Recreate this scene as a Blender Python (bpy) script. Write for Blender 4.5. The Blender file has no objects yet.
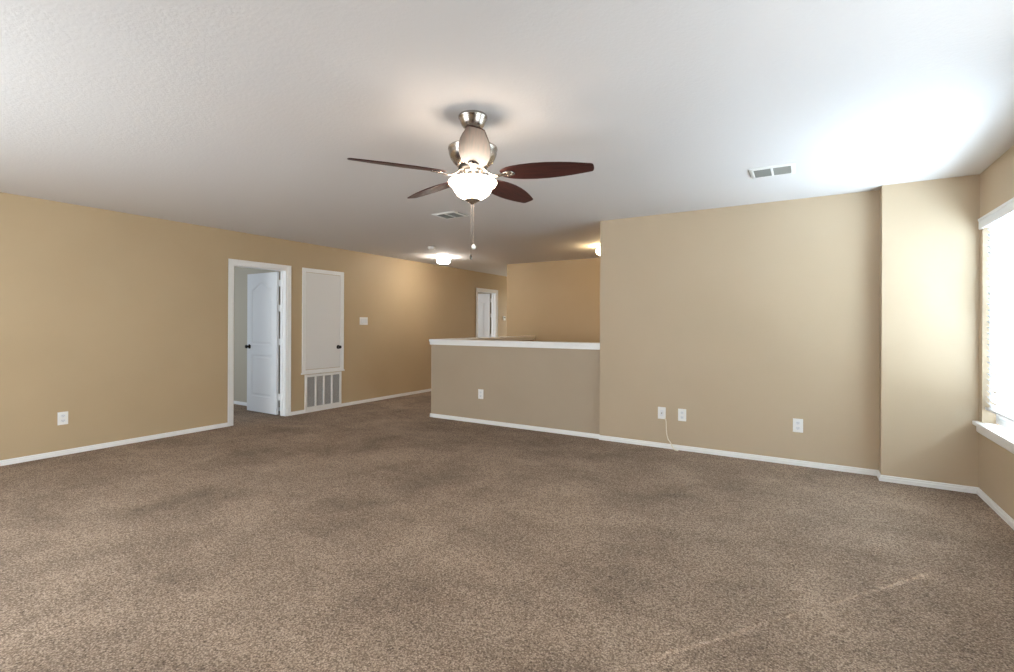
import bpy, bmesh, math, random
from mathutils import Vector, Matrix
random.seed(7)
scene = bpy.context.scene
C = scene.collection

# ------------------------------------------------------------------ camera
FPX, YAW, ROLL, CAM_H, PY = 490.3, 0.5448, 0.004, 1.2742, 325.0
cam = bpy.data.cameras.new('camera'); cam_o = bpy.data.objects.new('camera', cam); C.objects.link(cam_o)
cam.sensor_width = 36.0; cam.lens = FPX / 1014 * 36.0
cam.shift_y = (PY - 336.0) / 1014
cam.clip_start = 0.02; cam.clip_end = 200
fw = Vector((-math.sin(YAW), math.cos(YAW), 0)); rt = Vector((math.cos(YAW), math.sin(YAW), 0)); up = Vector((0, 0, 1))
r2 = rt * math.cos(ROLL) + up * math.sin(ROLL); u2 = up * math.cos(ROLL) - rt * math.sin(ROLL)
M = Matrix((r2, u2, -fw)).transposed().to_4x4(); M.translation = Vector((0, 0, CAM_H))
cam_o.matrix_world = M
scene.camera = cam_o

# ------------------------------------------------------------------ view, world, daylight
vs = scene.view_settings
vs.view_transform = 'Standard'; vs.look = 'None'; vs.gamma = 1.0; vs.use_curve_mapping = False
vs.exposure = 0.45
scene.cycles.max_bounces = 10; scene.cycles.diffuse_bounces = 7
scene.cycles.use_denoising = True
scene.cycles.sample_clamp_indirect = 6.0
world = bpy.data.worlds.new('sky'); scene.world = world; world.use_nodes = True
world.node_tree.nodes['Background'].inputs[0].default_value = (0.86, 0.93, 1.0, 1)
world.node_tree.nodes['Background'].inputs[1].default_value = 1.5

sun = bpy.data.lights.new('sun', 'SUN'); sun.energy = 36.0; sun.angle = math.radians(0.53); sun.color = (1, .95, .88)
sun_o = bpy.data.objects.new('sun', sun); C.objects.link(sun_o)
EL = math.radians(34)
sun_o.rotation_euler = Vector((-.6 * math.cos(EL), -.8 * math.cos(EL), -math.sin(EL))).to_track_quat('-Z', 'Y').to_euler()

def daylight(name, loc, direction, sx, sy, watts, color):
    l = bpy.data.lights.new(name, 'AREA'); l.shape = 'RECTANGLE'; l.size = sx; l.size_y = sy
    l.energy = watts; l.color = color
    o = bpy.data.objects.new(name, l); C.objects.link(o); o.location = loc
    o.rotation_euler = Vector(direction).to_track_quat('-Z', 'Y').to_euler()
    return o
DAY = (0.80, 0.90, 1.0)
daylight('daylight', (1.42, 4.20, 1.36), (-1, 0, 0.0), 1.75, 1.6, 205, (0.66, 0.83, 1.0))
daylight('daylight', (1.42, 1.70, 1.36), (-1, 0, 0.0), 1.75, 1.6, 90, DAY)  # added daylight outside the unseen second right window
daylight('daylight', (-3.6, -1.40, 1.40), (0, 1, 0.0), 2.6, 1.5, 160, (0.90, 0.95, 1.0))  # added daylight from behind the camera, through an unseen window
daylight('daylight', (-8.3, 1.05, 1.40), (0, 1, 0.0), 1.5, 1.4, 36, (0.66, 0.82, 1.0))
daylight('daylight', (-7.5, 7.66, 1.40), (0, 1, 0.0), 1.2, 1.4, 18, (0.90, 0.95, 1.0))  # added light in the unseen room, brightens the hallway door leaf
daylight('daylight', (-5.5, 11.52, 1.45), (0, -1, 0.0), 0.9, 1.2, 14, (0.92, 1.0, 0.88))  # added light beyond the hall end, brightens the hallway

# ------------------------------------------------------------------ materials
def mat(name, rgb, rough=.5, metal=0, coat=0, bump=None, emit=None, spec=.5):
    m = bpy.data.materials.new(name); m.use_nodes = True
    nt = m.node_tree; b = nt.nodes['Principled BSDF']
    b.inputs['Base Color'].default_value = (*rgb, 1); b.inputs['Roughness'].default_value = rough
    b.inputs['Metallic'].default_value = metal; b.inputs['Coat Weight'].default_value = coat
    b.inputs['Specular IOR Level'].default_value = spec
    if bump:
        sc_, st, dist, det = bump
        tc = nt.nodes.new('ShaderNodeTexCoord'); n = nt.nodes.new('ShaderNodeTexNoise')
        n.inputs['Scale'].default_value = sc_; n.inputs['Detail'].default_value = det
        bp = nt.nodes.new('ShaderNodeBump'); bp.inputs['Strength'].default_value = st; bp.inputs['Distance'].default_value = dist
        nt.links.new(tc.outputs['Object'], n.inputs['Vector']); nt.links.new(n.outputs['Fac'], bp.inputs['Height'])
        nt.links.new(bp.outputs['Normal'], b.inputs['Normal'])
    if emit:
        b.inputs['Emission Color'].default_value = (*emit[0], 1); b.inputs['Emission Strength'].default_value = emit[1]
    return m

def tint_noise(m, rgb_a, rgb_b, scale, lo=.35, hi=.65):
    nt = m.node_tree; b = nt.nodes['Principled BSDF']
    tc = nt.nodes.new('ShaderNodeTexCoord'); n = nt.nodes.new('ShaderNodeTexNoise')
    n.inputs['Scale'].default_value = scale; n.inputs['Detail'].default_value = 4
    r = nt.nodes.new('ShaderNodeValToRGB')
    r.color_ramp.elements[0].position = lo; r.color_ramp.elements[0].color = (*rgb_a, 1)
    r.color_ramp.elements[1].position = hi; r.color_ramp.elements[1].color = (*rgb_b, 1)
    nt.links.new(tc.outputs['Object'], n.inputs['Vector']); nt.links.new(n.outputs['Fac'], r.inputs[0])
    nt.links.new(r.outputs[0], b.inputs['Base Color'])
    return m

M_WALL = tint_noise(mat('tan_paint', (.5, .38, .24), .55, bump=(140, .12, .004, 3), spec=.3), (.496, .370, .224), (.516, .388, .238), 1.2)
M_FARWALL = tint_noise(mat('pale_tan_wall', (.5, .39, .27), .55, bump=(140, .12, .004, 3), spec=.3), (.500, .390, .268), (.520, .408, .284), 1.2)  # slightly paler tan on the far and right walls
M_HALFWALL = tint_noise(mat('greyer_tan_wall', (.43, .345, .25), .55, bump=(140, .12, .004, 3), spec=.3), (.425, .337, .243), (.445, .355, .258), 1.2)  # slightly greyer tan on the half walls
M_BEDWALL = mat('bedroom_paint', (.50, .44, .34), .6, bump=(140, .12, .004, 3))
M_CEIL = mat('ceiling_paint', (.705, .678, .665), .8, bump=(60, .25, .006, 4), spec=.2)
M_TRIM = mat('white_trim_paint', (.88, .87, .855), .35)
M_DOOR = mat('white_door_paint', (.78, .78, .78), .38, bump=(220, .05, .002, 2))
M_PANEL = mat('white_panel_paint', (.80, .785, .765), .45)
M_SCREEN = mat('grey_screen_metal', (.50, .485, .465), .55)
M_PLASTIC = mat('white_plastic', (.87, .86, .84), .35)
M_PLASTIC2 = mat('grey_white_plastic', (.80, .81, .83), .35)
M_SLOT = mat('dark_slot', (.10, .10, .10), .6)
M_KNOB = mat('dark_bronze', (.035, .032, .03), .28, metal=.85)
M_NICKEL = mat('brushed_nickel', (.47, .42, .375), .27, metal=1, bump=(300, .03, .001, 2))
M_DARKMETAL = mat('dark_flywheel', (.06, .055, .05), .4, metal=.7)
M_GRILLE = mat('white_grille_metal', (.85, .83, .80), .4)
M_FILTER = mat('grey_filter_mesh', (.20, .195, .19), .8)
M_DUCT = mat('dark_duct', (.05, .048, .042), .8)
M_VENT = mat('vent_enamel', (.80, .79, .76), .4)
M_VENTSLAT = mat('vent_slat_and_shadow', (.31, .305, .275), .5)  # darker than the flange; also colours its shadow strip
M_CABLE = mat('cream_cable', (.80, .73, .60), .4)
M_SASH = mat('white_vinyl', (.78, .80, .82), .4)
M_BULBGLASS = mat('lit_frosted_glass', (.9, .88, .85), .3, emit=((1.0, .83, .66), 18.0))
M_HALLGLASS = mat('lit_drum_glass', (.9, .9, .88), .3, emit=((1.0, .94, .85), 52.0))
M_STAIRGLASS = mat('lit_globe_glass', (.9, .85, .75), .3, emit=((1.0, .74, .40), 60.0))

def wood_material():
    m = mat('mahogany_blade', (.06, .018, .014), .46, coat=0, spec=.3)
    nt = m.node_tree; b = nt.nodes['Principled BSDF']; b.inputs['Coat Roughness'].default_value = .25
    tc = nt.nodes.new('ShaderNodeTexCoord'); mp = nt.nodes.new('ShaderNodeMapping'); mp.inputs['Scale'].default_value = (3, 40, 40)
    n = nt.nodes.new('ShaderNodeTexNoise'); n.inputs['Scale'].default_value = 2.2; n.inputs['Detail'].default_value = 5
    r = nt.nodes.new('ShaderNodeValToRGB')
    r.color_ramp.elements[0].position = .3; r.color_ramp.elements[0].color = (.030, .009, .008, 1)
    r.color_ramp.elements[1].position = .7; r.color_ramp.elements[1].color = (.075, .020, .016, 1)
    nt.links.new(tc.outputs['Object'], mp.inputs[0]); nt.links.new(mp.outputs[0], n.inputs['Vector'])
    nt.links.new(n.outputs['Fac'], r.inputs[0]); nt.links.new(r.outputs[0], b.inputs['Base Color'])
    return m
M_BLADE = wood_material()

def carpet_material():
    m = bpy.data.materials.new('brown_carpet'); m.use_nodes = True
    nt = m.node_tree; b = nt.nodes['Principled BSDF']; N = nt.nodes.new; L = nt.links.new
    b.inputs['Roughness'].default_value = .95; b.inputs['Specular IOR Level'].default_value = .02
    b.inputs['Sheen Weight'].default_value = 0
    tc = N('ShaderNodeTexCoord')
    fine = N('ShaderNodeTexNoise'); fine.inputs['Scale'].default_value = 125; fine.inputs['Detail'].default_value = 4; fine.inputs['Roughness'].default_value = .7
    ramp = N('ShaderNodeValToRGB')
    ramp.color_ramp.elements[0].position = .365; ramp.color_ramp.elements[0].color = (.085, .060, .043, 1)
    ramp.color_ramp.elements[1].position = .635; ramp.color_ramp.elements[1].color = (.66, .52, .41, 1)
    e = ramp.color_ramp.elements.new(.5); e.color = (.340, .254, .190, 1)
    big = N('ShaderNodeTexNoise'); big.inputs['Scale'].default_value = 1.5; big.inputs['Detail'].default_value = 8; big.inputs['Roughness'].default_value = .6; big.inputs['Distortion'].default_value = .4
    bm_ = N('ShaderNodeMapRange'); bm_.inputs[1].default_value = .3; bm_.inputs[2].default_value = .7; bm_.inputs[3].default_value = .70; bm_.inputs[4].default_value = 1.22
    mp = N('ShaderNodeMapping'); mp.inputs['Rotation'].default_value = (0, 0, .5); mp.inputs['Scale'].default_value = (1.0, 4.0, 1)
    streak = N('ShaderNodeTexNoise'); streak.inputs['Scale'].default_value = 2.2; streak.inputs['Detail'].default_value = 3
    sm = N('ShaderNodeMapRange'); sm.inputs[1].default_value = .3; sm.inputs[2].default_value = .7; sm.inputs[3].default_value = .95; sm.inputs[4].default_value = 1.05
    mul = N('ShaderNodeMath'); mul.operation = 'MULTIPLY'
    vm = N('ShaderNodeVectorMath'); vm.operation = 'SCALE'
    L(tc.outputs['Object'], fine.inputs['Vector']); off = N('ShaderNodeVectorMath'); off.inputs[1].default_value = (3.7, 1.9, 0); L(tc.outputs['Object'], off.inputs[0]); L(off.outputs[0], big.inputs['Vector']); L(tc.outputs['Object'], mp.inputs[0])
    L(mp.outputs[0], streak.inputs['Vector']); 
    vor = N('ShaderNodeTexVoronoi'); vor.inputs['Scale'].default_value = 150; vor.inputs['Randomness'].default_value = 1
    L(tc.outputs['Object'], vor.inputs['Vector'])
    vr = N('ShaderNodeMapRange'); vr.inputs[1].default_value = 0; vr.inputs[2].default_value = .75; vr.inputs[3].default_value = .66; vr.inputs[4].default_value = .34
    L(vor.outputs['Distance'], vr.inputs[0])
    sep = N('ShaderNodeSeparateColor'); L(vor.outputs['Color'], sep.inputs[0])
    cr = N('ShaderNodeMapRange'); cr.inputs[3].default_value = .34; cr.inputs[4].default_value = .66; L(sep.outputs[0], cr.inputs[0])
    a1 = N('ShaderNodeMath'); a1.operation = 'MULTIPLY_ADD'; a1.inputs[1].default_value = .34; L(vr.outputs[0], a1.inputs[0])
    a0 = N('ShaderNodeMath'); a0.operation = 'MULTIPLY'; a0.inputs[1].default_value = .36; L(cr.outputs[0], a0.inputs[0]); L(a0.outputs[0], a1.inputs[2])
    pile = N('ShaderNodeMath'); pile.operation = 'MULTIPLY_ADD'; pile.inputs[1].default_value = .30; L(fine.outputs['Fac'], pile.inputs[0]); L(a1.outputs[0], pile.inputs[2])
    L(pile.outputs[0], ramp.inputs[0])
    L(big.outputs['Fac'], bm_.inputs[0]); L(streak.outputs['Fac'], sm.inputs[0]); L(bm_.outputs[0], mul.inputs[0]); L(sm.outputs[0], mul.inputs[1])
    L(ramp.outputs[0], vm.inputs[0]); L(mul.outputs[0], vm.inputs['Scale']); L(vm.outputs[0], b.inputs['Base Color'])
    bp = N('ShaderNodeBump'); bp.inputs['Strength'].default_value = .5; bp.inputs['Distance'].default_value = .008
    L(pile.outputs[0], bp.inputs['Height']); L(bp.outputs['Normal'], b.inputs['Normal'])
    return m
M_CARPET = carpet_material()

def slat_material():
    m = bpy.data.materials.new('white_blind_slat'); m.use_nodes = True
    nt = m.node_tree; nt.nodes.remove(nt.nodes['Principled BSDF'])
    d = nt.nodes.new('ShaderNodeBsdfDiffuse'); d.inputs[0].default_value = (.86, .86, .85, 1)
    t = nt.nodes.new('ShaderNodeBsdfTranslucent'); t.inputs[0].default_value = (.86, .87, .88, 1)
    x = nt.nodes.new('ShaderNodeMixShader'); x.inputs[0].default_value = .5
    nt.links.new(d.outputs[0], x.inputs[1]); nt.links.new(t.outputs[0], x.inputs[2])
    nt.links.new(x.outputs[0], nt.nodes['Material Output'].inputs[0]); return m
M_SLAT = slat_material()
def pane_material():
    m = bpy.data.materials.new('window_glass'); m.use_nodes = True
    nt = m.node_tree; nt.nodes.remove(nt.nodes['Principled BSDF'])
    t = nt.nodes.new('ShaderNodeBsdfTransparent'); t.inputs[0].default_value = (.93, .95, .95, 1)
    g = nt.nodes.new('ShaderNodeBsdfGlossy'); g.inputs['Roughness'].default_value = .03
    x = nt.nodes.new('ShaderNodeMixShader'); x.inputs[0].default_value = .06
    nt.links.new(t.outputs[0], x.inputs[1]); nt.links.new(g.outputs[0], x.inputs[2])
    nt.links.new(x.outputs[0], nt.nodes['Material Output'].inputs[0]); return m
M_PANE = pane_material()

# ------------------------------------------------------------------ mesh helpers
def box(bm, x0, x1, y0, y1, z0, z1):
    v = [bm.verts.new((x, y, z)) for x in (x0, x1) for y in (y0, y1) for z in (z0, z1)]
    for f in ((0, 1, 3, 2), (4, 6, 7, 5), (0, 4, 5, 1), (2, 3, 7, 6), (0, 2, 6, 4), (1, 5, 7, 3)):
        bm.faces.new([v[i] for i in f])

def lathe(bm, prof, seg=40, cx=0, cy=0, axis='Z', smooth=True):
    """prof: list of (radius, height); radius 0 closes to a point"""
    rings = []
    def pt(r, h, a):
        c, s = r * math.cos(a), r * math.sin(a)
        return {'Z': (cx + c, cy + s, h), 'X': (h, cx + c, cy + s), 'Y': (cx + c, h, cy + s)}[axis]
    for r, h in prof:
        if r < 1e-6: rings.append([bm.verts.new(pt(0, h, 0))])
        else: rings.append([bm.verts.new(pt(r, h, 2 * math.pi * k / seg)) for k in range(seg)])
    for a, b in zip(rings, rings[1:]):
        for k in range(seg):
            k2 = (k + 1) % seg
            if len(a) == 1 and len(b) == 1: continue
            if len(a) == 1: f = bm.faces.new((a[0], b[k], b[k2]))
            elif len(b) == 1: f = bm.faces.new((a[k], b[0], a[k2]))
            else: f = bm.faces.new((a[k], b[k], b[k2], a[k2]))
            f.smooth = smooth

def tube(bm, pts, r, seg=8):
    pts = [Vector(p) for p in pts]; rings = []
    for i, p in enumerate(pts):
        d = (pts[min(i + 1, len(pts) - 1)] - pts[max(i - 1, 0)]).normalized()
        a = d.orthogonal().normalized() if i == 0 else (prev - d * prev.dot(d)).normalized()
        prev = a; b = d.cross(a)
        rings.append([bm.verts.new(p + (a * math.cos(2 * math.pi * k / seg) + b * math.sin(2 * math.pi * k / seg)) * r) for k in range(seg)])
    for A, B in zip(rings, rings[1:]):
        for k in range(seg):
            f = bm.faces.new((A[k], A[(k + 1) % seg], B[(k + 1) % seg], B[k])); f.smooth = True
    bm.faces.new(rings[0][::-1]); bm.faces.new(rings[-1])

def prism(bm, prof, p0, p1, inward):
    """extrude a 2-D profile (distance from wall, height) along p0->p1; inward = unit vector away from the wall"""
    inward = Vector(inward); rings = []
    for p in (Vector(p0), Vector(p1)):
        rings.append([bm.verts.new(p + inward * d + Vector((0, 0, h))) for d, h in prof])
    n = len(prof)
    for k in range(n): bm.faces.new((rings[0][k], rings[0][(k + 1) % n], rings[1][(k + 1) % n], rings[1][k]))
    bm.faces.new(rings[0][::-1]); bm.faces.new(rings[1])

def obj(name, bm, m, parent=None, bevel=0, seg=2):
    bmesh.ops.recalc_face_normals(bm, faces=bm.faces[:])
    me = bpy.data.meshes.new(name); bm.to_mesh(me); bm.free(); me.materials.append(m)
    o = bpy.data.objects.new(name, me); C.objects.link(o)
    if parent: o.parent = parent
    if bevel:
        md = o.modifiers.new('bevel', 'BEVEL'); md.width = bevel; md.segments = seg; md.limit_method = 'ANGLE'; md.angle_limit = math.radians(40)
    return o

def tag(o, label, cat, group=None, kind=None):
    o['label'] = label; o['category'] = cat
    if group: o['group'] = group
    if kind: o['kind'] = kind
    return o

def thing(name, loc, label, cat, rotz=0, group=None, kind=None):
    o = bpy.data.objects.new(name, None); C.objects.link(o); o.empty_display_size = .1
    o.location = loc; o.rotation_euler = (0, 0, rotz)
    return tag(o, label, cat, group, kind)

def dup(root, loc, rotz, label):
    r = root.copy(); C.objects.link(r); r.location = loc; r.rotation_euler = (0, 0, rotz); r['label'] = label
    def rec(src, dst):
        for ch in list(src.children):
            c = ch.copy(); C.objects.link(c); c.parent = dst
            rec(ch, c)
    rec(root, r)
    return r

def new(): return bmesh.new()

# ------------------------------------------------------------------ dimensions
H = 2.44
XL, XR = -6.123, 1.144
YM, YP = 5.222, 5.071                # main far wall, bump-out face
XM0, XP = -1.950, 0.548               # left end of the main wall, left edge of the bump-out
YH = 5.258                           # face of the half wall
XH0, XH1 = -4.409, -4.296            # left guard of the stairwell
YF = 8.057                           # wall behind the stairwell
XF = -4.888
YB = -1.15                           # wall behind the camera
T = .12

# ------------------------------------------------------------------ shell
def struct(name, bm, m, label, cat, bevel=0):
    return tag(obj(name, bm, m, None, bevel), label, cat, kind='structure')

b = new(); box(b, -9.9, 1.27, YB - T, 11.4, -.12, 0); struct('floor', b, M_CARPET, 'brown cut-pile carpet covering the whole floor', 'floor')
VENTS = [(-.208, 4.172), (-3.214, 4.136)]; VIX, VIY = .122, .102
b = new()
ys = sorted([YB - T, 11.4] + [v[1] + s * VIY for v in VENTS for s in (-1, 1)])
for ya, yb in zip(ys, ys[1:]):
    holes = sorted((v[0] - VIX, v[0] + VIX) for v in VENTS if v[1] - VIY < (ya + yb) / 2 < v[1] + VIY)
    xa = -9.9
    for h0, h1 in holes: box(b, xa, h0, ya, yb, H, H + .12); xa = h1
    box(b, xa, 1.27, ya, yb, H, H + .12)
struct('ceiling', b, M_CEIL, 'flat white textured ceiling over the whole room', 'ceiling')

D1 = (3.472, 4.222); D2 = (8.852, 9.612); DZ = 2.025
b = new()
x0, x1 = XL - T, XL
for y0, y1 in ((YB - T, D1[0]), (D1[1], D2[0]), (D2[1], 11.4)): box(b, x0, x1, y0, y1, 0, H)
for d in (D1, D2): box(b, x0, x1, d[0], d[1], DZ, H)
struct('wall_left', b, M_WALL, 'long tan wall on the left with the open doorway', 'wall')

b = new(); box(b, XM0, XP, YM, YM + T, 0, H); box(b, XP, XR + T, YP, YM + T, 0, H)
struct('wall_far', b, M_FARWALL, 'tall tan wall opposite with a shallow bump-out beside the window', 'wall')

b = new(); box(b, XH0, XM0, YH, YH + .11, 0, 1.0)
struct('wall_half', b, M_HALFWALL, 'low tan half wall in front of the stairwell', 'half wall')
b = new(); box(b, XH0, XH1, YH + .11, YF, 0, 1.0)
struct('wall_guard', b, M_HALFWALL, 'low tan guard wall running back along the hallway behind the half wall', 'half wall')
b = new(); box(b, XF, -1.0, YF, YF + T, 0, H); box(b, XF, XF + T, YF + T, 11.4, 0, H); box(b, -1.0, -.88, YM + T, YF + T, 0, H)
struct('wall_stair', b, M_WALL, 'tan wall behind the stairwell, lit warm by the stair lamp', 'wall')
b = new(); box(b, XL, -5.95, 11.28, 11.4, 0, H); box(b, -5.05, XF, 11.28, 11.4, 0, H); box(b, -5.95, -5.05, 11.28, 11.4, 0, .85); box(b, -5.95, -5.05, 11.28, 11.4, 2.05, H); struct('wall_hall', b, M_WALL, 'tan wall closing the end of the hallway', 'wall')

W1, W2, WZ = (3.39, 4.995), (0.89, 2.495), (0.557, 2.065)
b = new(); x0, x1 = XR, XR + T
for y0, y1 in ((YB - T, W2[0]), (W2[1], W1[0]), (W1[1], YP)): box(b, x0, x1, y0, y1, 0, H)
for w in (W1, W2): box(b, x0, x1, w[0], w[1], 0, WZ[0] - .03); box(b, x0, x1, w[0], w[1], WZ[1], H)
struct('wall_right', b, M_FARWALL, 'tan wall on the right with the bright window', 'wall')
W3 = (-4.9, -2.3)
b = new(); y0, y1 = YB - T, YB
box(b, XL, W3[0], y0, y1, 0, H); box(b, W3[1], XR, y0, y1, 0, H); box(b, W3[0], W3[1], y0, y1, 0, .65); box(b, W3[0], W3[1], y0, y1, 2.1, H)
struct('wall_behind', b, M_WALL, 'tan wall behind the viewpoint with an added wide window', 'wall')

# rooms beyond the two doors
b = new(); box(b, -9.78, XL - T, 4.44, 4.56, 0, H); box(b, -9.78, -9.05, 1.2, 1.32, 0, H); box(b, -7.55, XL - T, 1.2, 1.32, 0, H); box(b, -9.05, -7.55, 1.2, 1.32, 0, .7); box(b, -9.05, -7.55, 1.2, 1.32, 2.1, H)
box(b, -9.9, -9.78, 1.2, 4.56, 0, H)
struct('wall_bedroom', b, M_BEDWALL, 'greyish walls of the room seen through the open doorway', 'wall')
b = new(); box(b, -8.6, XL - T, 9.85, 9.97, 0, H); box(b, -8.6, -8.48, 7.9, 9.85, 0, H); box(b, -8.6, -8.1, 7.78, 7.9, 0, H); box(b, -6.9, XL - T, 7.78, 7.9, 0, H); box(b, -8.1, -6.9, 7.78, 7.9, 0, .7); box(b, -8.1, -6.9, 7.78, 7.9, 2.1, H)
struct('wall_far_bedroom', b, M_BEDWALL, 'walls of the room behind the hallway door', 'wall')

# baseboards: a profile with a stepped cap
BBP = [(0, 0), (.014, 0), (.014, .029), (.007, .032), (.007, .034), (.011, .037), (.010, .045), (.005, .049), (0, .049)]
def baseboard(name, runs, label):
    b = new()
    for p0, p1, n in runs: prism(b, BBP, p0, p1, n)
    return struct(name, b, M_TRIM, label, 'baseboard')
CW = .06
baseboard('baseboard_left', [((XL, YB, 0), (XL, D1[0] - CW, 0), (1, 0, 0)), ((XL, D1[1] + CW, 0), (XL, 4.510, 0), (1, 0, 0)),
                             ((XL, 4.510, -.026), (XL, 5.152, -.026), (1, 0, 0)),
                             ((XL, 5.152, 0), (XL, D2[0] - CW, 0), (1, 0, 0)), ((XL, D2[1] + CW, 0), (XL, 11.28, 0), (1, 0, 0))],
          'white baseboard along the left wall')
baseboard('baseboard_far', [((XM0, YM, 0), (XP, YM, 0), (0, -1, 0)), ((XP, YM, 0), (XP, YP - .014, 0), (-1, 0, 0)), ((XP, YP, 0), (XR, YP, 0), (0, -1, 0))],
          'white baseboard along the wall opposite and its bump-out')
baseboard('baseboard_half', [((XH0 - .014, YH, 0), (XM0 - .008, YH, 0), (0, -1, 0)), ((XH0, YH - .014, 0), (XH0, YF, 0), (-1, 0, 0))],
          'white baseboard along the foot of the half wall')
baseboard('baseboard_right', [((XR, YB, 0), (XR, YP, 0), (-1, 0, 0))], 'white baseboard under the window on the right')
baseboard('baseboard_stair', [((XH1, YF, 0), (-1.0, YF, 0), (0, -1, 0)), ((XF, YF - .014, 0), (XF, 11.28, 0), (-1, 0, 0)), ((XF, YF, 0), (XH0, YF, 0), (0, -1, 0))], 'white baseboard of the stairwell wall and hallway')
baseboard('baseboard_bedroom', [((-9.78, 4.44, 0), (XL - T, 4.44, 0), (0, -1, 0))], 'white baseboard in the room behind the open door')
baseboard('baseboard_behind', [((XL, YB, 0), (XR, YB, 0), (0, 1, 0))], 'white baseboard on the wall behind the viewpoint')

# caps of the half walls
def cap_bm(b, x0, x1, y0, y1):
    pass
b = new()
box(b, XH0 - .022, XM0, YH - .026, YH + .138, 1.042, 1.074)
box(b, XH0 - .016, XM0, YH - .016, YH, 1.0, 1.042); box(b, XH0 - .016, XH0, YH, YH + .11, 1.0, 1.042)
box(b, XH0, XM0, YH, YH + .11, 1.0, 1.042); box(b, XH0, XM0, YH + .11, YH + .126, 1.0, 1.042)
struct('trim_1', b, M_TRIM, 'white wooden cap along the top of the half wall', 'wall cap', .004)
b = new(); box(b, XH0 - .028, XH1 + .028, YH + .139, YF, 1.042, 1.074); box(b, XH0 - .016, XH1 + .016, YH + .139, YF, 1.0, 1.042)
struct('trim_2', b, M_TRIM, 'white cap of the guard wall running back along the hallway', 'wall cap', .004)

# ------------------------------------------------------------------ doors in the left wall (opening along Y, leaf swings to -X)
def frame_boxes(b, y0, y1, z1, side, t1=.012, t2=.018):
    """casing round an opening on the +X face (side=1) or -X face (side=-1): flat board with a raised back band"""
    xa = XL if side > 0 else XL - T
    def bx(ya, yb, za, zb):
        box(b, *(sorted((xa, xa + side * t1))), ya, yb, za, zb)
    bx(y0 - CW, y0, 0, z1 + CW); bx(y1, y1 + CW, 0, z1 + CW); bx(y0, y1, z1, z1 + CW)
    def bb(ya, yb, za, zb):
        box(b, *(sorted((xa, xa + side * t2))), ya, yb, za, zb)
    bb(y0 - CW, y0 - CW + .018, 0, z1 + CW); bb(y1 + CW - .018, y1 + CW, 0, z1 + CW); bb(y0 - CW, y1 + CW, z1 + CW - .018, z1 + CW)

def arch_outline(y0, y1, z0, z1, rise, n=18):
    """rectangle with a cathedral-arched top (flat shoulders, raised centre)"""
    pts = [(y0, z0), (y1, z0)]
    for k in range(n + 1):
        t = k / n
        pts.append((y1 + (y0 - y1) * t, z1 + rise * .5 * (1 - math.cos(2 * math.pi * t))))
    return pts

def leaf_mesh(w, h, th=.035):
    """moulded two-panel leaf standing on the local YZ plane; hinge edge at y=0, free edge at y=-w, faces at x=0 and x=th"""
    b = new()
    def shrink(o, d):
        cy = sum(p[0] for p in o) / len(o); cz = sum(p[1] for p in o) / len(o)
        ys = [p[0] for p in o]; zs = [p[1] for p in o]
        sy = (max(ys) - min(ys) - 2 * d) / (max(ys) - min(ys)); sz = (max(zs) - min(zs) - 2 * d) / (max(zs) - min(zs))
        my = (max(ys) + min(ys)) / 2; mz = (max(zs) + min(zs)) / 2
        return [(my + (p[0] - my) * sy, mz + (p[1] - mz) * sz) for p in o]
    m = .11
    outs = [arch_outline(-w + m, -m, .96, 1.76, .10), arch_outline(-w + m, -m, .22, .82, 0.0, 4)]
    for face, s in ((0.0, 1), (th, -1)):
        outer = [b.verts.new((face, y, z)) for y, z in ((-w, 0), (0, 0), (0, h), (-w, h))]
        edges = [b.edges.new((outer[k], outer[(k + 1) % 4])) for k in range(4)]
        loops = []
        for o in outs:
            vs_ = [b.verts.new((face, y, z)) for y, z in o]; loops.append(vs_)
            edges += [b.edges.new((vs_[k], vs_[(k + 1) % len(vs_)])) for k in range(len(vs_))]
        bmesh.ops.triangle_fill(b, edges=edges, use_beauty=True)
        for o, vs_ in zip(outs, loops):
            prev = vs_
            for d, dep in ((.012, .009), (.030, .009), (.046, .002)):
                cur = [b.verts.new((face + s * dep, y, z)) for y, z in shrink(o, d)]
                for k in range(len(cur)):
                    k2 = (k + 1) % len(cur); b.faces.new((prev[k], prev[k2], cur[k2], cur[k]))
                prev = cur
            b.faces.new(prev)
        if face == 0: first = outer
    for k in range(4):
        k2 = (k + 1) % 4; b.faces.new((first[k], first[k2], outer[k2], outer[k]))
    # drop faces the fill laid over the panel holes
    bad = []
    for f in b.faces:
        xs = [v.co.x for v in f.verts]
        if len(f.verts) == 3 and max(xs) - min(xs) < 1e-6 and (abs(xs[0]) < 1e-6 or abs(xs[0] - th) < 1e-6):
            c = f.calc_center_median()
            for o in outs:
                ins = False; n = len(o)
                for i in range(n):
                    (ya, za), (yb, zb) = o[i], o[(i + 1) % n]
                    if (za > c.z) != (zb > c.z) and c.y < (yb - ya) * (c.z - za) / (zb - za) + ya: ins = not ins
                if ins: bad.append(f); break
    bmesh.ops.delete(b, geom=bad, context='FACES_ONLY')
    return b

def knob_profile(s):  # rosette, neck, ball along an axis; s = sign
    return [(0, 0), (.032, 0), (.032, s * .006), (.012, s * .012), (.011, s * .028), (.022, s * .036), (.027, s * .047), (.024, s * .058), (.012, s * .064), (0, s * .066)]

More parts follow.
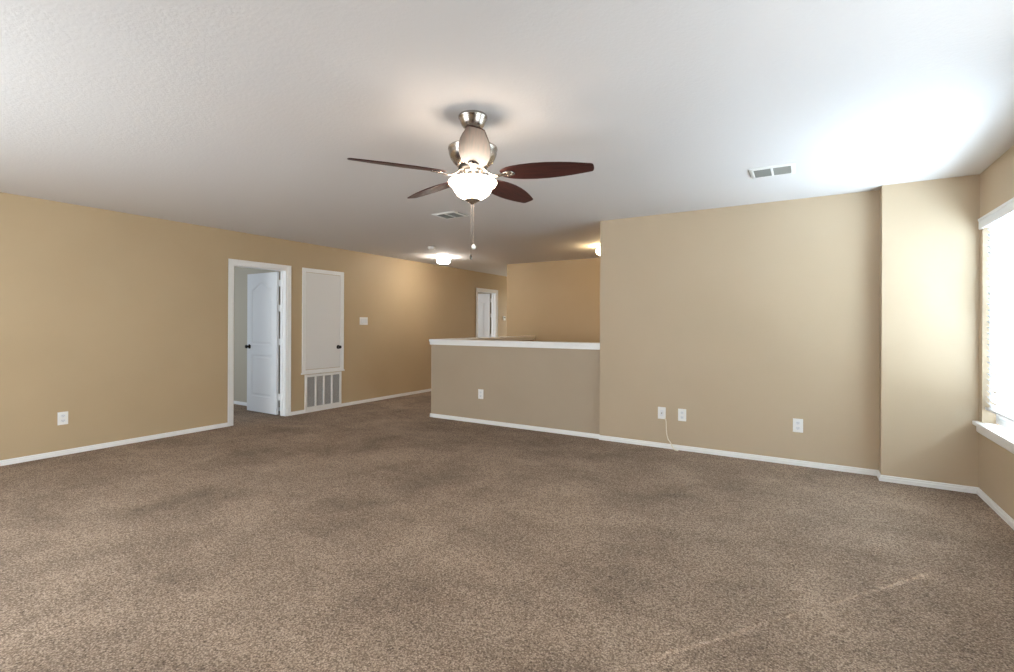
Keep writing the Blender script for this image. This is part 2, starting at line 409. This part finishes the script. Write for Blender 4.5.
def make_door(name, d, label, hinge_gap, ang):
    root = thing(name, (XL, d[0], 0), label, 'door', kind='structure')
    off = Vector((-XL, -d[0], 0))
    def put(nm, b, m, bev=0, parent=root):
        bmesh.ops.translate(b, vec=off, verts=b.verts[:]); return obj(nm, b, m, parent, bev)
    b = new(); frame_boxes(b, d[0], d[1], DZ, 1); frame_boxes(b, d[0], d[1], DZ, -1, .006, .008); put('casing', b, M_TRIM, .003)
    b = new(); jt = .016
    box(b, XL - T, XL, d[0], d[0] + jt, 0, DZ); box(b, XL - T, XL, d[1] - jt, d[1], 0, DZ); box(b, XL - T, XL, d[0] + jt, d[1] - jt, DZ - jt, DZ)
    box(b, XL - .075, XL - .062, d[0] + jt, d[0] + jt + .011, 0, DZ - jt); box(b, XL - .075, XL - .062, d[1] - jt - .011, d[1] - jt, 0, DZ - jt)
    put('jamb', b, M_TRIM)
    w = d[1] - d[0] - 2 * jt - .006
    lf = leaf_mesh(w, DZ - jt - .02)
    lo = obj('leaf', lf, M_DOOR, root)
    hx, hy = XL - T - hinge_gap, d[1] - .018
    lo.location = (hx - XL, hy - d[0], .012); lo.rotation_euler = (0, 0, -ang)
    for s, x in ((-1, 0), (1, .035)):
        b = new(); lathe(b, [(r, x + h) for r, h in knob_profile(s)], 24, -w + .06, .935, 'X'); obj('knob', b, M_KNOB, lo)
    for z in (.21, .98, 1.45, 1.80):
        b = new(); box(b, XL - T - hinge_gap - .002, XL - T + .03, d[1] - jt - .004, d[1] - jt, z, z + .09)
        lathe(b, [(0, z), (.007, z), (.007, z + .09), (0, z + .09)], 12, XL - T - hinge_gap * .5, d[1] - jt - .009)
        put('hinge', b, M_TRIM)
    return root
make_door('door_1', D1, 'white arched two-panel door standing open in the left wall', .030, math.radians(90.5))
make_door('door_2', D2, 'white door standing ajar at the far end of the hallway', .030, math.radians(75))

# access panel above the return air grille
t = thing('access_door', (XL + .0015, 4.825, .555), 'flat white access door with dark knob above the air grille', 'access door')
Y0, Y1, Z0, Z1 = -.365, .365, 0, 1.525
b = new()
for a in ((Y0, Y0 + .055, Z0, Z1), (Y1 - .055, Y1, Z0, Z1), (Y0 + .055, Y1 - .055, Z1 - .055, Z1), (Y0 + .055, Y1 - .055, Z0 + .02, Z0 + .06)): box(b, 0, .016, *a)
box(b, 0, .028, Y0 - .012, Y1 + .012, Z0, Z0 + .022)
for a in ((Y0, Y0 + .014, Z0 + .022, Z1), (Y1 - .014, Y1, Z0 + .022, Z1), (Y0, Y1, Z1 - .014, Z1)): box(b, .016, .021, *a)
obj('casing', b, M_TRIM, t, .002)
b = new(); box(b, 0, .010, Y0 + .060, Y1 - .060, Z0 + .066, Z1 - .061); obj('door_leaf', b, M_PANEL, t, .002)
b = new(); lathe(b, [(r * .95, .010 + h * .9) for r, h in knob_profile(1)], 24, Y1 - .10, .372, 'X'); obj('knob', b, M_KNOB, t)
for z in (.18, 1.28):
    b = new(); lathe(b, [(0, z), (.006, z), (.006, z + .075), (0, z + .075)], 10, .014, Y0 + .0575); obj('hinge', b, M_TRIM, t)

# return air grille
t = thing('return_air_grille', (XL, 4.830, .024), 'white return air grille with four grey mesh columns low on the wall', 'air grille')
w, h = .322, .522
b = new()
box(b, 0, .020, -w, -w + .035, 0, h); box(b, 0, .020, w - .035, w, 0, h); box(b, 0, .020, -w + .035, w - .035, 0, .055); box(b, 0, .020, -w + .035, w - .035, h - .035, h)
obj('frame', b, M_GRILLE, t, .003)
inner = 2 * (w - .035)
for k in (1, 2, 3):
    y = -w + .035 + inner * k / 4
    b = new(); box(b, .002, .019, y - .014, y + .014, .055, h - .035); obj('mullion', b, M_GRILLE, t, .002)
b = new(); box(b, 0, .003, -w + .035, w - .035, .055, h - .035); obj('filter', b, M_FILTER, t)
for k in range(4):
    ya = -w + .035 + inner * k / 4 + (.014 if k else 0); yb = -w + .035 + inner * (k + 1) / 4 - (.014 if k < 3 else 0)
    b = new(); n = 27
    for i in range(n):
        z = .060 + (h - .035 - .064) * i / (n - 1)
        box(b, .004, .012, ya, yb, z - .0028, z + .0028)
    for i in range(1, 7):
        y = ya + (yb - ya) * i / 7; box(b, .004, .0118, y - .0022, y + .0022, .055, h - .035)
    o = obj('louver_screen', b, M_SCREEN, t)

# ------------------------------------------------------------------ outlets, plates
def plate_bm(w, h, th):
    b = new(); box(b, 0, th, -w / 2, w / 2, -h / 2, h / 2); return b
def make_outlet(loc, rotz, label):
    """face along local +X"""
    t = thing('wall_outlet', loc, label, 'outlet', rotz, 'white duplex outlets')
    obj('cover_plate', plate_bm(.080, .124, .006), M_PLASTIC, t, .003)
    for z in (-.024, .024):
        b = new(); prof = []
        n = 20
        pts = []
        for k in range(n):
            a = 2 * math.pi * k / n; y, zz = .0185 * math.cos(a), .0185 * math.sin(a)
            pts.append((y, max(-.0145, min(.0145, zz)) + z))
        v0 = [b.verts.new((.004, *p)) for p in pts]; v1 = [b.verts.new((.0082, *p)) for p in pts]
        for k in range(n): b.faces.new((v0[k], v0[(k + 1) % n], v1[(k + 1) % n], v1[k]))
        b.faces.new(v1); b.faces.new(v0[::-1])
        r = obj('receptacle', b, M_PLASTIC2, t)
        b = new()
        box(b, .0078, .0085, -.0085, -.006, z - .002, z + .007); box(b, .0078, .0085, .006, .0085, z - .002, z + .007)
        lathe(b, [(0, .0078), (.0025, .0078), (.0025, .0085), (0, .0085)], 10, 0, z - .008, 'X'); obj('slots', b, M_SLOT, r)
    b = new(); lathe(b, [(0, .005), (.0035, .005), (.003, .0075), (0, .0078)], 12, 0, 0, 'X'); obj('screw', b, M_PLASTIC2, t)
    return t
o1 = make_outlet((XL, 1.829, .356), 0, 'white outlet low on the long left wall')
dup(o1, (-3.577, YH, .378), -math.pi / 2, 'white outlet on the low half wall')
dup(o1, (-1.064, YM, .361), -math.pi / 2, 'white outlet just right of the plate with the cable')
dup(o1, (-.045, YM, .365), -math.pi / 2, 'white outlet on the opposite wall nearest the bump-out and window')

t = thing('cable_plate', (-1.268, YM, .362), 'white wall plate with a cream cable hanging from its lower corner', 'wall plate', -math.pi / 2)
obj('cover_plate', plate_bm(.080, .124, .006), M_PLASTIC, t, .003)
b = new(); box(b, .005, .0085, -.018, .018, -.034, .034); obj('insert', b, M_PLASTIC2, t, .001)
b = new(); lathe(b, [(0, .008), (.006, .008), (.006, .016), (.003, .016), (0, .016)], 12, 0, .0, 'X'); obj('jack', b, M_NICKEL, t)

t = b = new()
yc = YM - .006
pts = [(-1.236, yc - .002, .312), (-1.226, yc - .003, .296), (-1.220, yc - .006, .26), (-1.219, yc - .007, .21), (-1.215, yc - .008, .16), (-1.206, yc - .010, .12),
       (-1.196, yc - .012, .094), (-1.180, yc - .015, .076), (-1.165, yc - .016, .05), (-1.150, yc - .022, .022), (-1.125, yc - .040, .0065), (-1.09, yc - .055, .0055)]
def smooth_path(pts, n=5):
    P = [Vector(p) for p in pts]; out = []
    for i in range(len(P) - 1):
        p0, p1, p2, p3 = P[max(i - 1, 0)], P[i], P[i + 1], P[min(i + 2, len(P) - 1)]
        for k in range(n):
            u = k / n
            out.append(.5 * ((2 * p1) + (p2 - p0) * u + (2 * p0 - 5 * p1 + 4 * p2 - p3) * u * u + (3 * p1 - p0 - 3 * p2 + p3) * u ** 3))
    return out + [P[-1]]
tube(b, smooth_path(pts), .0058)
tag(obj('cable', b, M_CABLE), 'thin cream cable hanging down the wall to the baseboard', 'cable')

t = thing('switch_plate', (XL, 5.607, 1.329), 'wide white switch plate on the left wall right of the access door', 'switch plate')
obj('cover_plate', plate_bm(.168, .124, .007), M_PLASTIC, t, .003)
for y in (-.046, 0, .046):
    b = new(); box(b, .006, .0085, -.017 + y, .017 + y, -.033, .033)
    v = b.verts[:]
    for q in v:
        if q.co.x > .008 and q.co.z > 0: q.co.x += .003
    obj('rocker_switch', b, M_PLASTIC2, t, .001)

t = thing('switch_plate', (XH0, YH + .055, .705), 'white switch plate seen edge-on at the left end of the half wall', 'switch plate', math.pi)
obj('cover_plate', plate_bm(.075, .118, .010), M_PLASTIC, t, .003)
b = new(); box(b, .009, .014, -.006, .006, -.012, .012); obj('toggle', b, M_PLASTIC2, t)

t = thing('thermostat', (XL, 9.955, 1.435), 'small pale thermostat on the hallway wall beyond the far door', 'thermostat')
b = plate_bm(.10, .10, .026); obj('housing', b, M_PLASTIC, t, .006)
b = new(); box(b, .025, .0275, -.034, .034, .0, .034); obj('display', b, M_FILTER, t)

# ------------------------------------------------------------------ ceiling vents, smoke detector
def make_vent(loc, label):
    t = thing('ceiling_vent', loc, label, 'ceiling vent', 0, 'ceiling supply vents')
    X, Y = .150, .130
    b = new()
    ix, iy = .122, .102
    # stamped flange: sloped faces from the ceiling down to a raised inner rim
    ring = lambda x, y, z: [b.verts.new((sx * x, sy * y, z)) for sx, sy in ((-1, -1), (1, -1), (1, 1), (-1, 1))]
    R = [ring(X, Y, 0), ring(X, Y, -.004), ring(X - .018, Y - .018, -.012), ring(ix, iy, -.012), ring(ix, iy, 0)]
    for A, B in zip(R, R[1:]):
        for k in range(4): b.faces.new((A[k], A[(k + 1) % 4], B[(k + 1) % 4], B[k]))
    obj('flange', b, M_VENT, t)
    b = new(); box(b, -.007, .007, -iy, iy, -.012, -.001); obj('divider', b, M_VENT, t)
    b = new(); e = .001
    box(b, -ix + e, ix - e, -iy + e, iy - e, .110, .118)
    for s in (-1, 1):
        box(b, *sorted((s * (ix - e), s * (ix - .004))), -iy + e, iy - e, .0, .110); box(b, -ix + .004, ix - .004, *sorted((s * (iy - e), s * (iy - .004))), .0, .110)
    obj('duct_opening', b, M_DUCT, t)
    for s in (-1, 1):
        b = new(); n = 9
        xa, xb = sorted((s * .008, s * (ix - .002)))
        for k in range(n):
            y = -iy + .012 + (2 * iy - .024) * k / (n - 1)
            v = [b.verts.new(p) for p in ((xa, y - .008, .006), (xb, y - .008, .006), (xb, y + .006, -.011), (xa, y + .006, -.011))]
            v2 = [b.verts.new((q.co.x, q.co.y + .0015, q.co.z + .001)) for q in v]
            b.faces.new(v); b.faces.new(v2[::-1])
            for i in range(4): b.faces.new((v[i], v[(i + 1) % 4], v2[(i + 1) % 4], v2[i]))
        obj('louver_bank', b, M_VENTSLAT, t)
    b = new(); box(b, -X - .004, -X - .0005, -.10, .07, -.008, -.0005); obj('flange_shadow_strip', b, M_VENTSLAT, t)  # dark strip standing in for the shadow line along the flange
    return t
v1 = make_vent((-.208, 4.172, H), 'white ceiling vent on the right near the bump-out and window')
dup(v1, (-3.214, 4.136, H), math.pi, 'dark ceiling vent beyond the fan, left of its pull chains')

t = thing('smoke_detector', (-4.775, 5.70, H), 'small round white smoke detector on the ceiling before the hallway lamp', 'smoke detector')
b = new(); lathe(b, [(0, 0), (.062, 0), (.062, -.012), (0, -.012)], 32); obj('mounting_ring', b, M_PLASTIC, t)
b = new(); lathe(b, [(.056, -.012), (.055, -.030), (.046, -.036), (.02, -.038), (0, -.038)], 32); obj('cover', b, M_PLASTIC, t)

# ------------------------------------------------------------------ flush ceiling lamps
def make_lamp(loc, label, glass, prof, base_r):
    t = thing('ceiling_light', loc, label, 'ceiling light')
    b = new(); lathe(b, [(0, 0), (base_r, 0), (base_r, -.012), (base_r * .93, -.020), (0, -.020)], 40); obj('base', b, M_NICKEL, t)
    b = new(); lathe(b, prof, 40); obj('glass_shade', b, glass, t)
    return t
make_lamp((-5.29, 6.62, H), 'lit white drum ceiling light in the hallway', M_HALLGLASS,
          [(.108, -.020), (.112, -.030), (.112, -.085), (.104, -.104), (.08, -.114), (.03, -.118), (0, -.118)], .100)
t = make_lamp((-2.53, 6.86, H), 'lit warm ceiling light over the stairwell, half hidden by the wall', M_STAIRGLASS,
          [(.055, -.030), (.072, -.040), (.088, -.060), (.092, -.085), (.082, -.110), (.058, -.130), (.03, -.140), (0, -.142)], .075)
b = new(); lathe(b, [(.042, -.020), (.042, -.032), (.050, -.036), (.050, -.042)], 32); obj('collar', b, M_NICKEL, t)

# ------------------------------------------------------------------ ceiling fan
FX, FY = -1.585, 2.240
fan = thing('ceiling_fan', (FX, FY, H), 'brushed nickel ceiling fan with five mahogany blades and a lit bowl', 'ceiling fan')
z = lambda a: 1.2742 + (a - 1.2742) * .985 - H
b = new(); lathe(b, [(0, 0), (.078, 0), (.081, -.005), (.081, -.014), (.077, -.018), (.074, -.026), (.068, -.042), (.058, -.060), (.044, -.072), (.024, -.078), (0, -.078)], 48)
obj('canopy', b, M_NICKEL, fan)
b = new(); lathe(b, [(.0135, -.070), (.0135, z(2.285))], 20); lathe(b, [(.0135, z(2.325)), (.026, z(2.320)), (.030, z(2.285)), (.0, z(2.285))], 24); obj('downrod', b, M_NICKEL, fan)
b = new(); lathe(b, [(0, z(2.290)), (.045, z(2.288)), (.10, z(2.280)), (.128, z(2.276)), (.137, z(2.274)), (.138, z(2.266)), (.135, z(2.262)), (.133, z(2.240)), (.124, z(2.215)), (.108, z(2.192)), (.088, z(2.174)), (.070, z(2.168)), (0, z(2.168))], 56)
obj('motor_housing', b, M_NICKEL, fan)
b = new(); lathe(b, [(0, z(2.168)), (.078, z(2.168)), (.080, z(2.164)), (.080, z(2.152)), (.074, z(2.148)), (0, z(2.148))], 48); obj('flywheel', b, M_DARKMETAL, fan)
b = new(); lathe(b, [(0, z(2.148)), (.052, z(2.148)), (.054, z(2.140)), (.050, z(2.136)), (.050, z(2.120)), (.056, z(2.116)), (.062, z(2.109)), (0, z(2.109))], 48); obj('light_fitter', b, M_NICKEL, fan)
b = new(); lathe(b, [(.060, z(2.108)), (.095, z(2.103)), (.119, z(2.095)), (.131, z(2.088)), (.135, z(2.080)), (.133, z(2.073)), (.126, z(2.063)), (.112, z(2.053)), (.105, z(2.041)), (.098, z(2.025)), (.086, z(2.010)), (.068, z(1.997)), (.045, z(1.987)), (.020, z(1.983)), (0, z(1.983))], 64)
bowl = obj('glass_bowl', b, M_BULBGLASS, fan)
b = new(); lathe(b, [(.040, z(1.9855)), (.042, z(1.982)), (.038, z(1.977)), (.030, z(1.973)), (.020, z(1.968)), (.014, z(1.962)), (.011, z(1.958)), (0, z(1.956))], 24); obj('finial', b, M_NICKEL, bowl)

BR = [(.160, .026), (.176, .042), (.200, .055), (.225, .064), (.28, .074), (.35, .080), (.42, .079), (.49, .072), (.55, .062), (.60, .051), (.635, .043), (.655, .038), (.664, .030), (.667, .018), (.668, .0)]
PITCH = math.radians(-13); BZ = z(2.123)
def blade_mesh():
    b = new(); th = .0055
    up_, lo_ = [], []
    for r, w in BR:
        if w > 0:
            for s in (1, -1): pass
    outline = [(r, w) for r, w in BR] + [(r, -w) for r, w in reversed(BR[:-1])]
    top = [b.verts.new((r, y, th / 2)) for r, y in outline]; bot = [b.verts.new((r, y, -th / 2)) for r, y in outline]
    n = len(outline)
    for k in range(n): b.faces.new((top[k], bot[k], bot[(k + 1) % n], top[(k + 1) % n]))
    b.faces.new(top); b.faces.new(bot[::-1])
    return b
def arm_mesh():
    """curved bracket: neck from the flywheel, dipping, then a teardrop loop under the blade"""
    b = new()
    st = [(.056, .020, .028), (.078, .018, .020), (.100, .014, .000), (.128, .013, -.013), (.155, .014, -.012), (.178, .018, -.0085), (.192, .026, -.0065), (.208, .030, -.0065), (.222, .026, -.0065), (.234, .016, -.0065), (.238, .006, -.0065)]
    st = [Vector((r, w, q)) for r, w, q in st]; st = smooth_path(st, 3)
    rings = []
    for p in st:
        r, w, q = p
        rings.append([b.verts.new((r, s * w * a, q + c)) for s, a, c in ((1, 1, 0), (1, .6, -.004), (-1, .6, -.004), (-1, 1, 0), (-1, .8, .003), (1, .8, .003))])
    for A, B in zip(rings, rings[1:]):
        for k in range(6):
            f = b.faces.new((A[k], A[(k + 1) % 6], B[(k + 1) % 6], B[k])); f.smooth = True
    b.faces.new(rings[0]); b.faces.new(rings[-1][::-1])
    for rr, yy in ((.202, .014), (.202, -.014), (.224, 0)):
        lathe(b, [(0, -.0125), (.005, -.012), (.006, -.0095), (.006, -.006)], 12, rr, yy)
    return b
blade_me = arm_me = None
for k in range(5):
    a = math.radians(18.5 + 72 * k)
    if blade_me is None:
        bo = obj('blade', blade_mesh(), M_BLADE, fan, .0015); ao = obj('blade_arm', arm_mesh(), M_NICKEL, bo)
    else:
        b0 = bo; a0 = ao
        bo = b0.copy(); C.objects.link(bo); bo.parent = fan
        ao = a0.copy(); C.objects.link(ao); ao.parent = bo
    blade_me = bo.data
    bo.location = (0, 0, BZ); bo.rotation_mode = 'XYZ'
    bo.rotation_euler = (Matrix.Rotation(a, 3, 'Z') @ Matrix.Rotation(PITCH, 3, 'X')).to_euler()
# pull chains: beaded, hanging from the fitter outside the bowl
def chain(ofx, ofy, zend, fob, name):
    b = new(); zs = z(2.118); ln = zs - zend; n = int(ln / .0065)
    tube(b, [(ofx, ofy, zs), (ofx, ofy, zend)], .0006, 5)
    for i in range(n):
        q = zs - i * .0065
        lathe(b, [(0, q), (.0012, q - .0012), (.0012, q - .0034), (0, q - .0046)], 6, ofx, ofy)
    o = obj('pull_chain', b, M_NICKEL, fan)
    b = new()
    if fob == 'ball': lathe(b, [(0, zend + .004), (.006, zend + .002), (.0125, zend - .006), (.0135, zend - .013), (.011, zend - .021), (.005, zend - .026), (0, zend - .027)], 20, ofx, ofy); obj('pull_knob', b, M_PLASTIC, o)
    else: lathe(b, [(0, zend), (.004, zend - .001), (.0065, zend - .012), (.007, zend - .026), (.004, zend - .031), (0, zend - .032)], 16, ofx, ofy); obj('pull_knob', b, M_DARKMETAL, o)
# both hang behind the bowl as seen from the doorway side
chain(-.076, .120, z(1.750), 'ball', 'a'); chain(-.090, .112, z(1.695), 'fob', 'b')

# ------------------------------------------------------------------ windows
def make_window(name, w, label):
    t = thing(name, (XR, (w[0] + w[1]) / 2, WZ[0]), label, 'window', kind='structure')
    hw, hh = (w[1] - w[0]) / 2, WZ[1] - WZ[0]
    b = new(); xo, xi = .118, .076
    for a in ((-hw, -hw + .045, 0, hh), (hw - .045, hw, 0, hh), (-hw + .045, hw - .045, 0, .045), (-hw + .045, hw - .045, hh - .045, hh)): box(b, xi, xo, *a)
    obj('window_frame', b, M_SASH, t, .003)
    b = new()
    for z0, z1, x in ((.045, hh / 2 + .02, .080), (hh / 2 - .02, hh - .045, .098)):
        for a in ((-hw + .045, -hw + .08, z0, z1), (hw - .08, hw - .045, z0, z1), (-hw + .08, hw - .08, z0, z0 + .04), (-hw + .08, hw - .08, z1 - .04, z1)): box(b, x, x + .016, *a)
    obj('sash', b, M_SASH, t, .002)
    b = new(); box(b, .086, .089, -hw + .08, hw - .08, .085, hh / 2 - .02); box(b, .104, .107, -hw + .08, hw - .08, hh / 2 + .02, hh - .085); obj('pane', b, M_PANE, t)
    b = new(); box(b, -.040, 0, -hw - .075, hw + .074, -.030, 0); box(b, 0, .076, -hw, hw, -.030, 0)
    obj('window_sill', b, M_TRIM, t, .006, 3)
    b = new(); prism(b, [(0, -.085), (.010, -.085), (.016, -.075), (.016, -.034), (.022, -.030), (0, -.030)], (0, -hw - .055, 0), (0, hw + .072, 0), (-1, 0, 0)); obj('apron', b, M_TRIM, t)
    return t
make_window('window_1', W1, 'bright window with white blinds on the right wall beside the bump-out')
make_window('added_window_2', W2, 'added second window on the right wall, out of view, letting in daylight')  # out of view, added as a second daylight opening

def make_blind(w, label):
    hw = (w[1] - w[0]) / 2 - .010
    t = thing('window_blind', (XR, (w[0] + w[1]) / 2, WZ[0]), label, 'window blind', 0, 'white horizontal blinds')
    hh = WZ[1] - WZ[0]
    b = new(); box(b, .006, .062, -hw, hw, hh - .050, hh - .002); obj('headrail', b, M_SASH, t, .003)
    b = new(); prism(b, [(0, 0), (.012, 0), (.016, .008), (.016, .060), (.020, .066), (.020, .080), (0, .080)], (0, -hw - .045, hh - .055), (0, hw + .045, hh - .055), (-1, 0, 0)); obj('valance', b, M_SASH, t)
    pitch, half, tilt = .043, .025, math.radians(55)
    zb, zt = .136, hh - .075
    n = int((zt - zb) / pitch) + 1
    b = new(); xc = .036; yc_ = -.065; hole = .006; hx = .0045
    def strip(y0, y1, s0, s1, zc):
        pts = []
        for s in (s0, s1):
            cr = .0022 * (1 - (s / half) ** 2)
            pts.append((xc - s * math.cos(tilt) , zc + s * math.sin(tilt) + cr))
        th = .0022
        vv = [b.verts.new((x, y, q + d)) for d in (0, th) for (x, q) in pts for y in (y0, y1)]
        for f in ((0, 1, 3, 2), (4, 6, 7, 5), (0, 4, 5, 1), (2, 3, 7, 6), (0, 2, 6, 4), (1, 5, 7, 3)): b.faces.new([vv[i] for i in f])
    for i in range(n):
        zc = zb + i * pitch
        strip(-hw, yc_ - hole, -half, 0, zc); strip(-hw, yc_ - hole, 0, half, zc)
        strip(yc_ + hole, hw, -half, 0, zc); strip(yc_ + hole, hw, 0, half, zc)
        strip(yc_ - hole, yc_ + hole, -half, -hx, zc); strip(yc_ - hole, yc_ + hole, hx, half, zc)
    obj('slats', b, M_SLAT, t)
    b = new(); box(b, .014, .058, -hw, hw, .100, .118); obj('bottom_rail', b, M_SASH, t, .004)
    for y in (-hw + .12, yc_ + .012, hw - .12):
        b = new()
        for x in (.0125, .0595): tube(b, [(x, y, .112), (x, y, hh - .05)], .0011, 6)
        obj('ladder_cord', b, M_SASH, t)
    b = new(); tube(b, [(.003, hw - .17, hh - .06), (.002, hw - .168, .55)], .0035, 8); obj('tilt_wand', b, M_SASH, t)
    return t
bl = make_blind(W1, 'white horizontal blind over the bright window beside the bump-out')
dup(bl, (XR, (W2[0] + W2[1]) / 2, WZ[0]), 0, 'added white horizontal blind keeping sun out of the unseen nearer window')  # blind added to block the sun at the unseen window

t = thing('added_window_3', ((W3[0] + W3[1]) / 2, YB, .65), 'added wide window behind the viewpoint, letting in daylight', 'window', kind='structure')  # unseen window added so daylight comes from behind the camera
hw = (W3[1] - W3[0]) / 2
b = new()
for a in ((-hw, -hw + .05, 0, 1.45), (hw - .05, hw, 0, 1.45), (-.03, .03, .05, 1.40)): box(b, a[0], a[1], -.118, -.07, a[2], a[3])
box(b, -hw + .05, hw - .05, -.118, -.07, 0, .05); box(b, -hw + .05, hw - .05, -.118, -.07, 1.40, 1.45)
obj('window_frame', b, M_SASH, t)
b = new(); box(b, -hw + .05, -.03, -.096, -.092, .05, 1.40); box(b, .03, hw - .05, -.096, -.092, .05, 1.40); obj('pane', b, M_PANE, t)
b = new(); box(b, -hw - .05, hw + .05, 0, .05, -.03, 0); box(b, -hw, hw, -.07, 0, -.03, 0); obj('window_sill', b, M_TRIM, t)

t = thing('added_window_4', (-5.5, 11.28, .85), 'added unseen window brightening the far end of the hallway', 'window', kind='structure')  # unseen window added to bring light into the hall end
b = new()
for a in ((-.45, -.40, 0, 1.2), (.40, .45, 0, 1.2), (-.40, .40, 0, .05), (-.40, .40, 1.15, 1.2), (-.40, .40, .58, .62)): box(b, a[0], a[1], .07, .118, a[2], a[3])
obj('window_frame', b, M_SASH, t)
b = new(); box(b, -.40, .40, .092, .096, .05, .58); box(b, -.40, .40, .092, .096, .62, 1.15); obj('pane', b, M_PANE, t)
